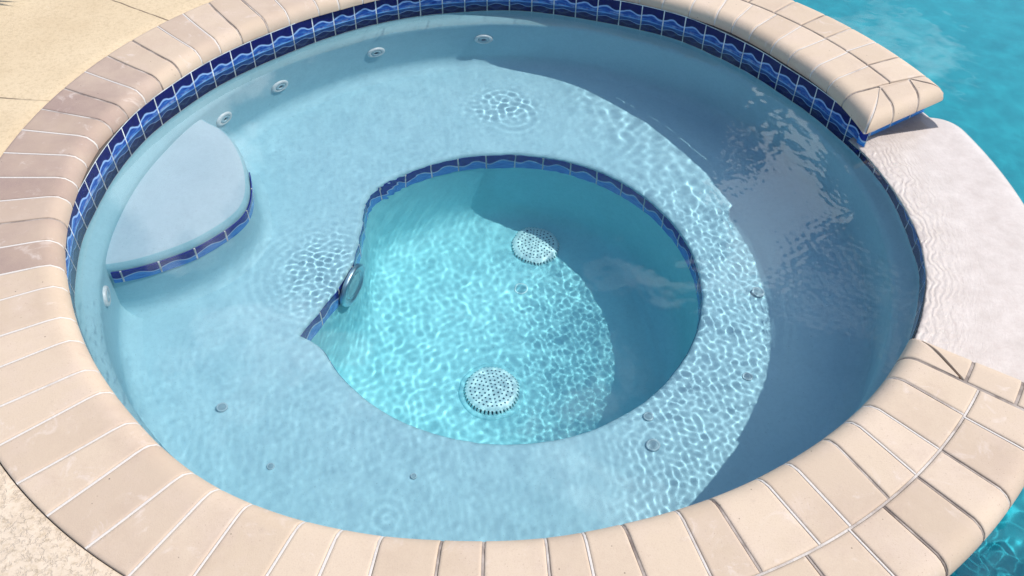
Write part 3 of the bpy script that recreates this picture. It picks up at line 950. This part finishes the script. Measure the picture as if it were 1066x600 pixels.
# ------------------------------------------------------------------ weir (spillway)
def rwi(a): return float(look(WEIR_IN, np.array([a]))[0])
WT = -.0515
aa = np.linspace(R(-36), R(18.2), 150)
vs = []
def r_wo(a):
    d = math.degrees(a); r = 1.325
    e = max(0, 1 - (16.9 - d) / 3.2)     # rounded corner at the upper end
    return r - .055 * (1 - math.sqrt(max(0, 1 - min(1, e) ** 2)))
prof_n = 26
for a in aa:
    ro, r0 = r_wo(a), rwi(a) - .001 + .035 * float(sstep(math.degrees(a), 15.0, 15.8))
    # upper end follows the oblique riser line
    row = []
    row += [(r0 + .006, WT - .013), (r0 + .001, WT - .0105), (r0 - .0005, WT - .007), (r0 + .001, WT - .003), (r0 + .004, WT - .0008), (r0 + .009, WT)]
    for t in np.linspace(.08, .9, 12):
        rr = r0 + (ro - r0) * t
        row.append((rr, WT + .0006 * math.sin(t * 3.1) + .0002 - .006 * max(0, t - .6) ** 2))
    row += [(ro - .016, WT - .002), (ro - .006, WT - .006), (ro - .001, WT - .013), (ro, WT - .022), (ro - .006, WT - .032), (ro - .06, WT - .036)]
    vs += [(r * math.cos(a), r * math.sin(a), z) for r, z in row]
m_ = len(row)
f = grid_faces(len(aa), m_)
f += [[j for j in range(m_)], [(len(aa) - 1) * m_ + j for j in range(m_ - 1, -1, -1)]]
weir = mesh_obj('weir', vs, f, M['weir'], sharp=50)
tag(weir, 'smooth pale pink stone spillway with water running over it', 'spillway')

# ------------------------------------------------------------------ water
def waves(x, y, specs, seed):
    """sum of plane waves. specs: (count, wavelength lo, hi, rms slope, main dir deg or None, spread)"""
    r_ = np.random.RandomState(seed)
    h = np.zeros_like(x)
    for cnt, lo, hi, slope, d0, spread in specs:
        lam = np.exp(r_.uniform(math.log(lo), math.log(hi), cnt))
        d = np.radians(r_.uniform(0, 360, cnt)) if d0 is None else np.radians(d0) + np.radians(r_.normal(0, spread, cnt))
        ph = r_.uniform(0, 2 * math.pi, cnt)
        for l, a, p in zip(lam, d, ph):
            k = 2 * math.pi / l
            h += slope / k / math.sqrt(cnt / 2) * np.sin(k * (x * math.cos(a) + y * math.sin(a)) + p)
    return h
def ring_pack(x, y, cx_, cy_, lam, r0, wdt, slope):
    r = np.hypot(x - cx_, y - cy_)
    return slope * lam / (2 * math.pi) * np.sin(2 * math.pi * r / lam) * np.exp(-((r - r0) / wdt) ** 2)
def spa_height(X_, Y_):
    """x, y in plan units, height in metres"""
    x, y = X_ * S, Y_ * S
    r = np.hypot(X_, Y_)
    right = sstep(X_, .42, .66)
    left = sstep(-X_, .40, .70)
    near = sstep(-Y_, .05, .5)
    well = np.exp(-((np.hypot(X_ - .15, Y_ + .02) / .48) ** 4))       # what moves above the footwell
    amp_r = right * sstep(-Y_, -.45, -.05)
    patchy = .62 + .38 * np.sin(X_ * 5.1 + 2.2 * np.sin(Y_ * 3.7 + .5)) * np.cos(Y_ * 4.6 + 1.7 * np.sin(X_ * 4.1))
    well = well * (.55 + .45 * patchy) * (.6 + .4 * sstep(X_ - Y_, -.45, .25))
    amp_r = amp_r * (.72 + .4 * patchy)
    h = waves(x, y, [(46, .085, .17, .016, None, 0)], 3) * (.20 + .16 * well + .06 * near)
    h += waves(x, y, [(60, .024, .046, .020, None, 0)], 5) * (.05 + .20 * well + .26 * amp_r + .03 * near)
    h += waves(x, y, [(44, .017, .029, .022, 8, 36)], 8) * (.02 + .50 * amp_r + .03 * near)
    back = sstep(X_ + .35 * Y_, .62, .85) * sstep(Y_, -.1, .3)
    h += waves(x, y, [(40, .035, .11, .020, None, 0)], 12) * (.10 + .60 * back)
    h += waves(x, y, [(8, .35, .8, .006, None, 0)], 9)
    # return jets breaking at the surface
    w = np.exp(-(((X_ + .27) / .10) ** 2 + ((Y_ + .03) / .14) ** 2) ** 1.5)
    h += waves(x, y, [(60, .018, .034, .016, None, 0)], 21) * w
    h += ring_pack(x, y, -.27 * S, -.03 * S, .030, .17, .09, .0035)
    w = np.exp(-(((X_ - .20) / .11) ** 2 + ((Y_ - .72) / .08) ** 2) ** 1.5)
    h += waves(x, y, [(40, .025, .045, .016, None, 0)], 22) * w
    h += ring_pack(x, y, .24 * S, .67 * S, .045, .07, .03, .013)
    h += ring_pack(x, y, .20 * S, .75 * S, .035, .06, .03, .011)
    h += ring_pack(x, y, -.30 * S, -.82 * S, .028, .04, .03, .005)
    h += ring_pack(x, y, -.02 * S, -.74 * S, .030, .02, .035, .006)
    h *= 1 - .8 * sstep(-X_, .50, .64) * sstep(Y_, -.40, -.25)
    return h
GR = 600
g1 = np.linspace(-1, 1, GR)
A1, B1 = np.meshgrid(g1, g1, indexing='ij')
big = np.abs(A1) >= np.abs(B1)
with np.errstate(divide='ignore', invalid='ignore'):
    rr_ = np.where(big, A1, B1)
    ph_ = np.where(big, (math.pi / 4) * (B1 / A1), (math.pi / 2) - (math.pi / 4) * (A1 / B1))
ph_ = np.nan_to_num(ph_)
ux, uy = rr_ * np.cos(ph_), rr_ * np.sin(ph_)
ang = np.arctan2(uy, ux)
aw = np.degrees(ang)
rb = r_tile(ang) + .003
win = (aw > -31) & (aw < 14)
rb = rb + sstep(aw, -34, -30) * sstep(-aw, -16, -12) * (look(WEIR_IN, ang) - .001 - rb)
wx, wy = ux * rb, uy * rb
top_f = grid_faces(GR, GR)
hz = spa_height(wx, wy)
edge = 1 - np.hypot(ux, uy)
hz = hz * (.15 + .85 * sstep(edge, -.001, .02))
P0 = np.stack([wx, wy, WATER_Z + hz / S], -1)
per = [i * GR for i in range(GR)] + [(GR - 1) * GR + j for j in range(1, GR)] + [i * GR + GR - 1 for i in range(GR - 2, -1, -1)] + [j for j in range(GR - 2, 0, -1)]
top = P0.reshape(-1, 3)
# the sheet runs on beneath the coping and into the lip of the weir, so that it meets stone everywhere
base = top[per]
pr_, pa_ = np.hypot(base[:, 0], base[:, 1]), np.arctan2(base[:, 1], base[:, 0])
wn = (np.degrees(pa_) > -31.5) & (np.degrees(pa_) < 14.5)
vs = [top]; f = list(top_f); prev = list(per); m_ = len(per); nv = len(top)
for k_, dr in enumerate((.004, .008, .014, .022, .034, .05, .08, .12, .17, .22, .255)):
    r_ = pr_ + dr
    z_ = np.where(wn, base[:, 2] * (1 - sstep(dr, .0005, .007)) + (WATER_Z - .012) * sstep(dr, .0005, .007), base[:, 2])
    vs.append(np.c_[r_ * np.cos(pa_), r_ * np.sin(pa_), z_])
    cur = list(range(nv, nv + m_)); nv += m_
    f += [[prev[i], cur[i], cur[(i + 1) % m_], prev[(i + 1) % m_]] for i in range(m_)]
    prev = cur
vs = np.vstack(vs)
M['spa_water'] = mat_water('spa water')
w = mesh_obj('spa_water', vs, f, M['spa_water'])
structure(w)
w.cycles.is_caustics_caster = True
w.cycles.is_caustics_receiver = False

# ------------------------------------------------------------------ main pool
PW = -.20
PX0, PX1, PY0, PY1 = .25, 6.5, -5.5, 6.5
# basin: floor and walls, sheet open where the spa wall stands
vs, fs = [], []
nx, ny = 60, 80
xs = np.linspace(PX0, PX1, nx); ys = np.linspace(PY0, PY1, ny)
for x in xs:
    for y in ys:
        dz = -1.15 + .10 * math.tanh((y - .2) * 2.5) * .5
        vs.append((x, y, dz))
fs = grid_faces(nx, ny)
pb = thing('pool_basin', 'turquoise plaster basin of the big pool right of the spa', 'pool', (0, 0, 0))
mesh_obj('basin_floor', vs, fs, M['pool'], pb)
ea = np.radians(np.array([A_D1 + 1.5, A_D0 - 1.5])); RO_ = R_OUT2 - .03
ring = [(RO_ * math.cos(ea[1]), RO_ * math.sin(ea[1])), (PX0, PY0), (PX1, PY0), (PX1, PY1), (PX0, PY1), (RO_ * math.cos(ea[0]), RO_ * math.sin(ea[0]))]
vs = [(x, y, -1.3) for x, y in ring] + [(x, y, .03) for x, y in ring]
mesh_obj('basin_wall', vs, [[i, i + 1, 7 + i, 6 + i] for i in range(5)], M['pool'], pb, smooth=False)
# pool water
gx, gy = 560, 420                    # angle, distance
TH2 = np.radians(np.linspace(A_D0 + .3, A_D1 - .3, gx)); RR2 = R_OUT2 - .034 + 4.4 * np.linspace(0, 1, gy) ** 1.6
TH2, RR2 = np.meshgrid(TH2, RR2, indexing='ij')
X2, Y2 = RR2 * np.cos(TH2), RR2 * np.sin(TH2)
def pool_height(X_, Y_):
    x, y = X_ * S, Y_ * S
    fall = sstep(-Y_, .2, .8)
    h = waves(x, y, [(40, .12, .34, .012, None, 0)], 31) * (.5 + .8 * fall)
    h += waves(x, y, [(36, .035, .075, .05, None, 0)], 33) * (.06 + .94 * fall)
    return h
h2 = pool_height(X2, Y2)
top = np.c_[X2.ravel(), Y2.ravel(), (PW + h2 / S).ravel()]
f = grid_faces(gx, gy, flip=True)
M['pool_water'] = mat_water('pool water')
w = mesh_obj('pool_water', top, f, M['pool_water'])
structure(w)
w.cycles.is_caustics_caster = True
w.cycles.is_caustics_receiver = False

# ------------------------------------------------------------------ deck
DZ = TOP - .004
def deck_mesh(a0, a1, rs, name):
    tt = np.radians(np.linspace(a0, a1, 200)); vs = []
    for a in tt:
        for r in rs: vs.append((r * math.cos(a), r * math.sin(a), DZ))
        
    m = len(rs)
    vs = np.array(vs).reshape(len(tt), m, 3)
    sk = vs[:, :1].copy(); sk[..., 2] = -.1
    vs = np.concatenate([sk, vs], 1)
    vs[:, 1:2, 2] -= .0015
    return vs.reshape(-1, 3), grid_faces(len(tt), m + 1, flip=False)
v, f = deck_mesh(A_D1 + .5, 360 + A_D0 - .5, [1.2125, 1.2155, 1.26, 1.5, 2.5, 5, 12], 'deck')
deck = mesh_obj('deck', v, f, M['deck'], sharp=40)
structure(deck)

# a strap-leaved plant overhanging the deck corner
t = thing('strappy_plant', 'tip of a green strap leaved plant in the top left corner', 'plant', (-1.60, .815, DZ))
for i in range(9):
    a = R(rng.uniform(-95, 15)); L = rng.uniform(.10, .17); vs = []
    for s_ in np.linspace(0, 1, 12):
        w_ = .006 * math.sin(math.pi * min(1, s_ * .93 + .07)) + .0004
        x = L * s_ * math.cos(a); y = L * s_ * math.sin(a); z = .004 + .09 * math.sin(math.pi * .8 * s_) * (1 - .25 * s_)
        for e_ in (-1, 0, 1):
            vs.append((x - e_ * w_ * math.sin(a), y + e_ * w_ * math.cos(a), z + (0 if e_ else -.0018)))
    mesh_obj('leaf', vs, grid_faces(12, 3), M['grass'], t)
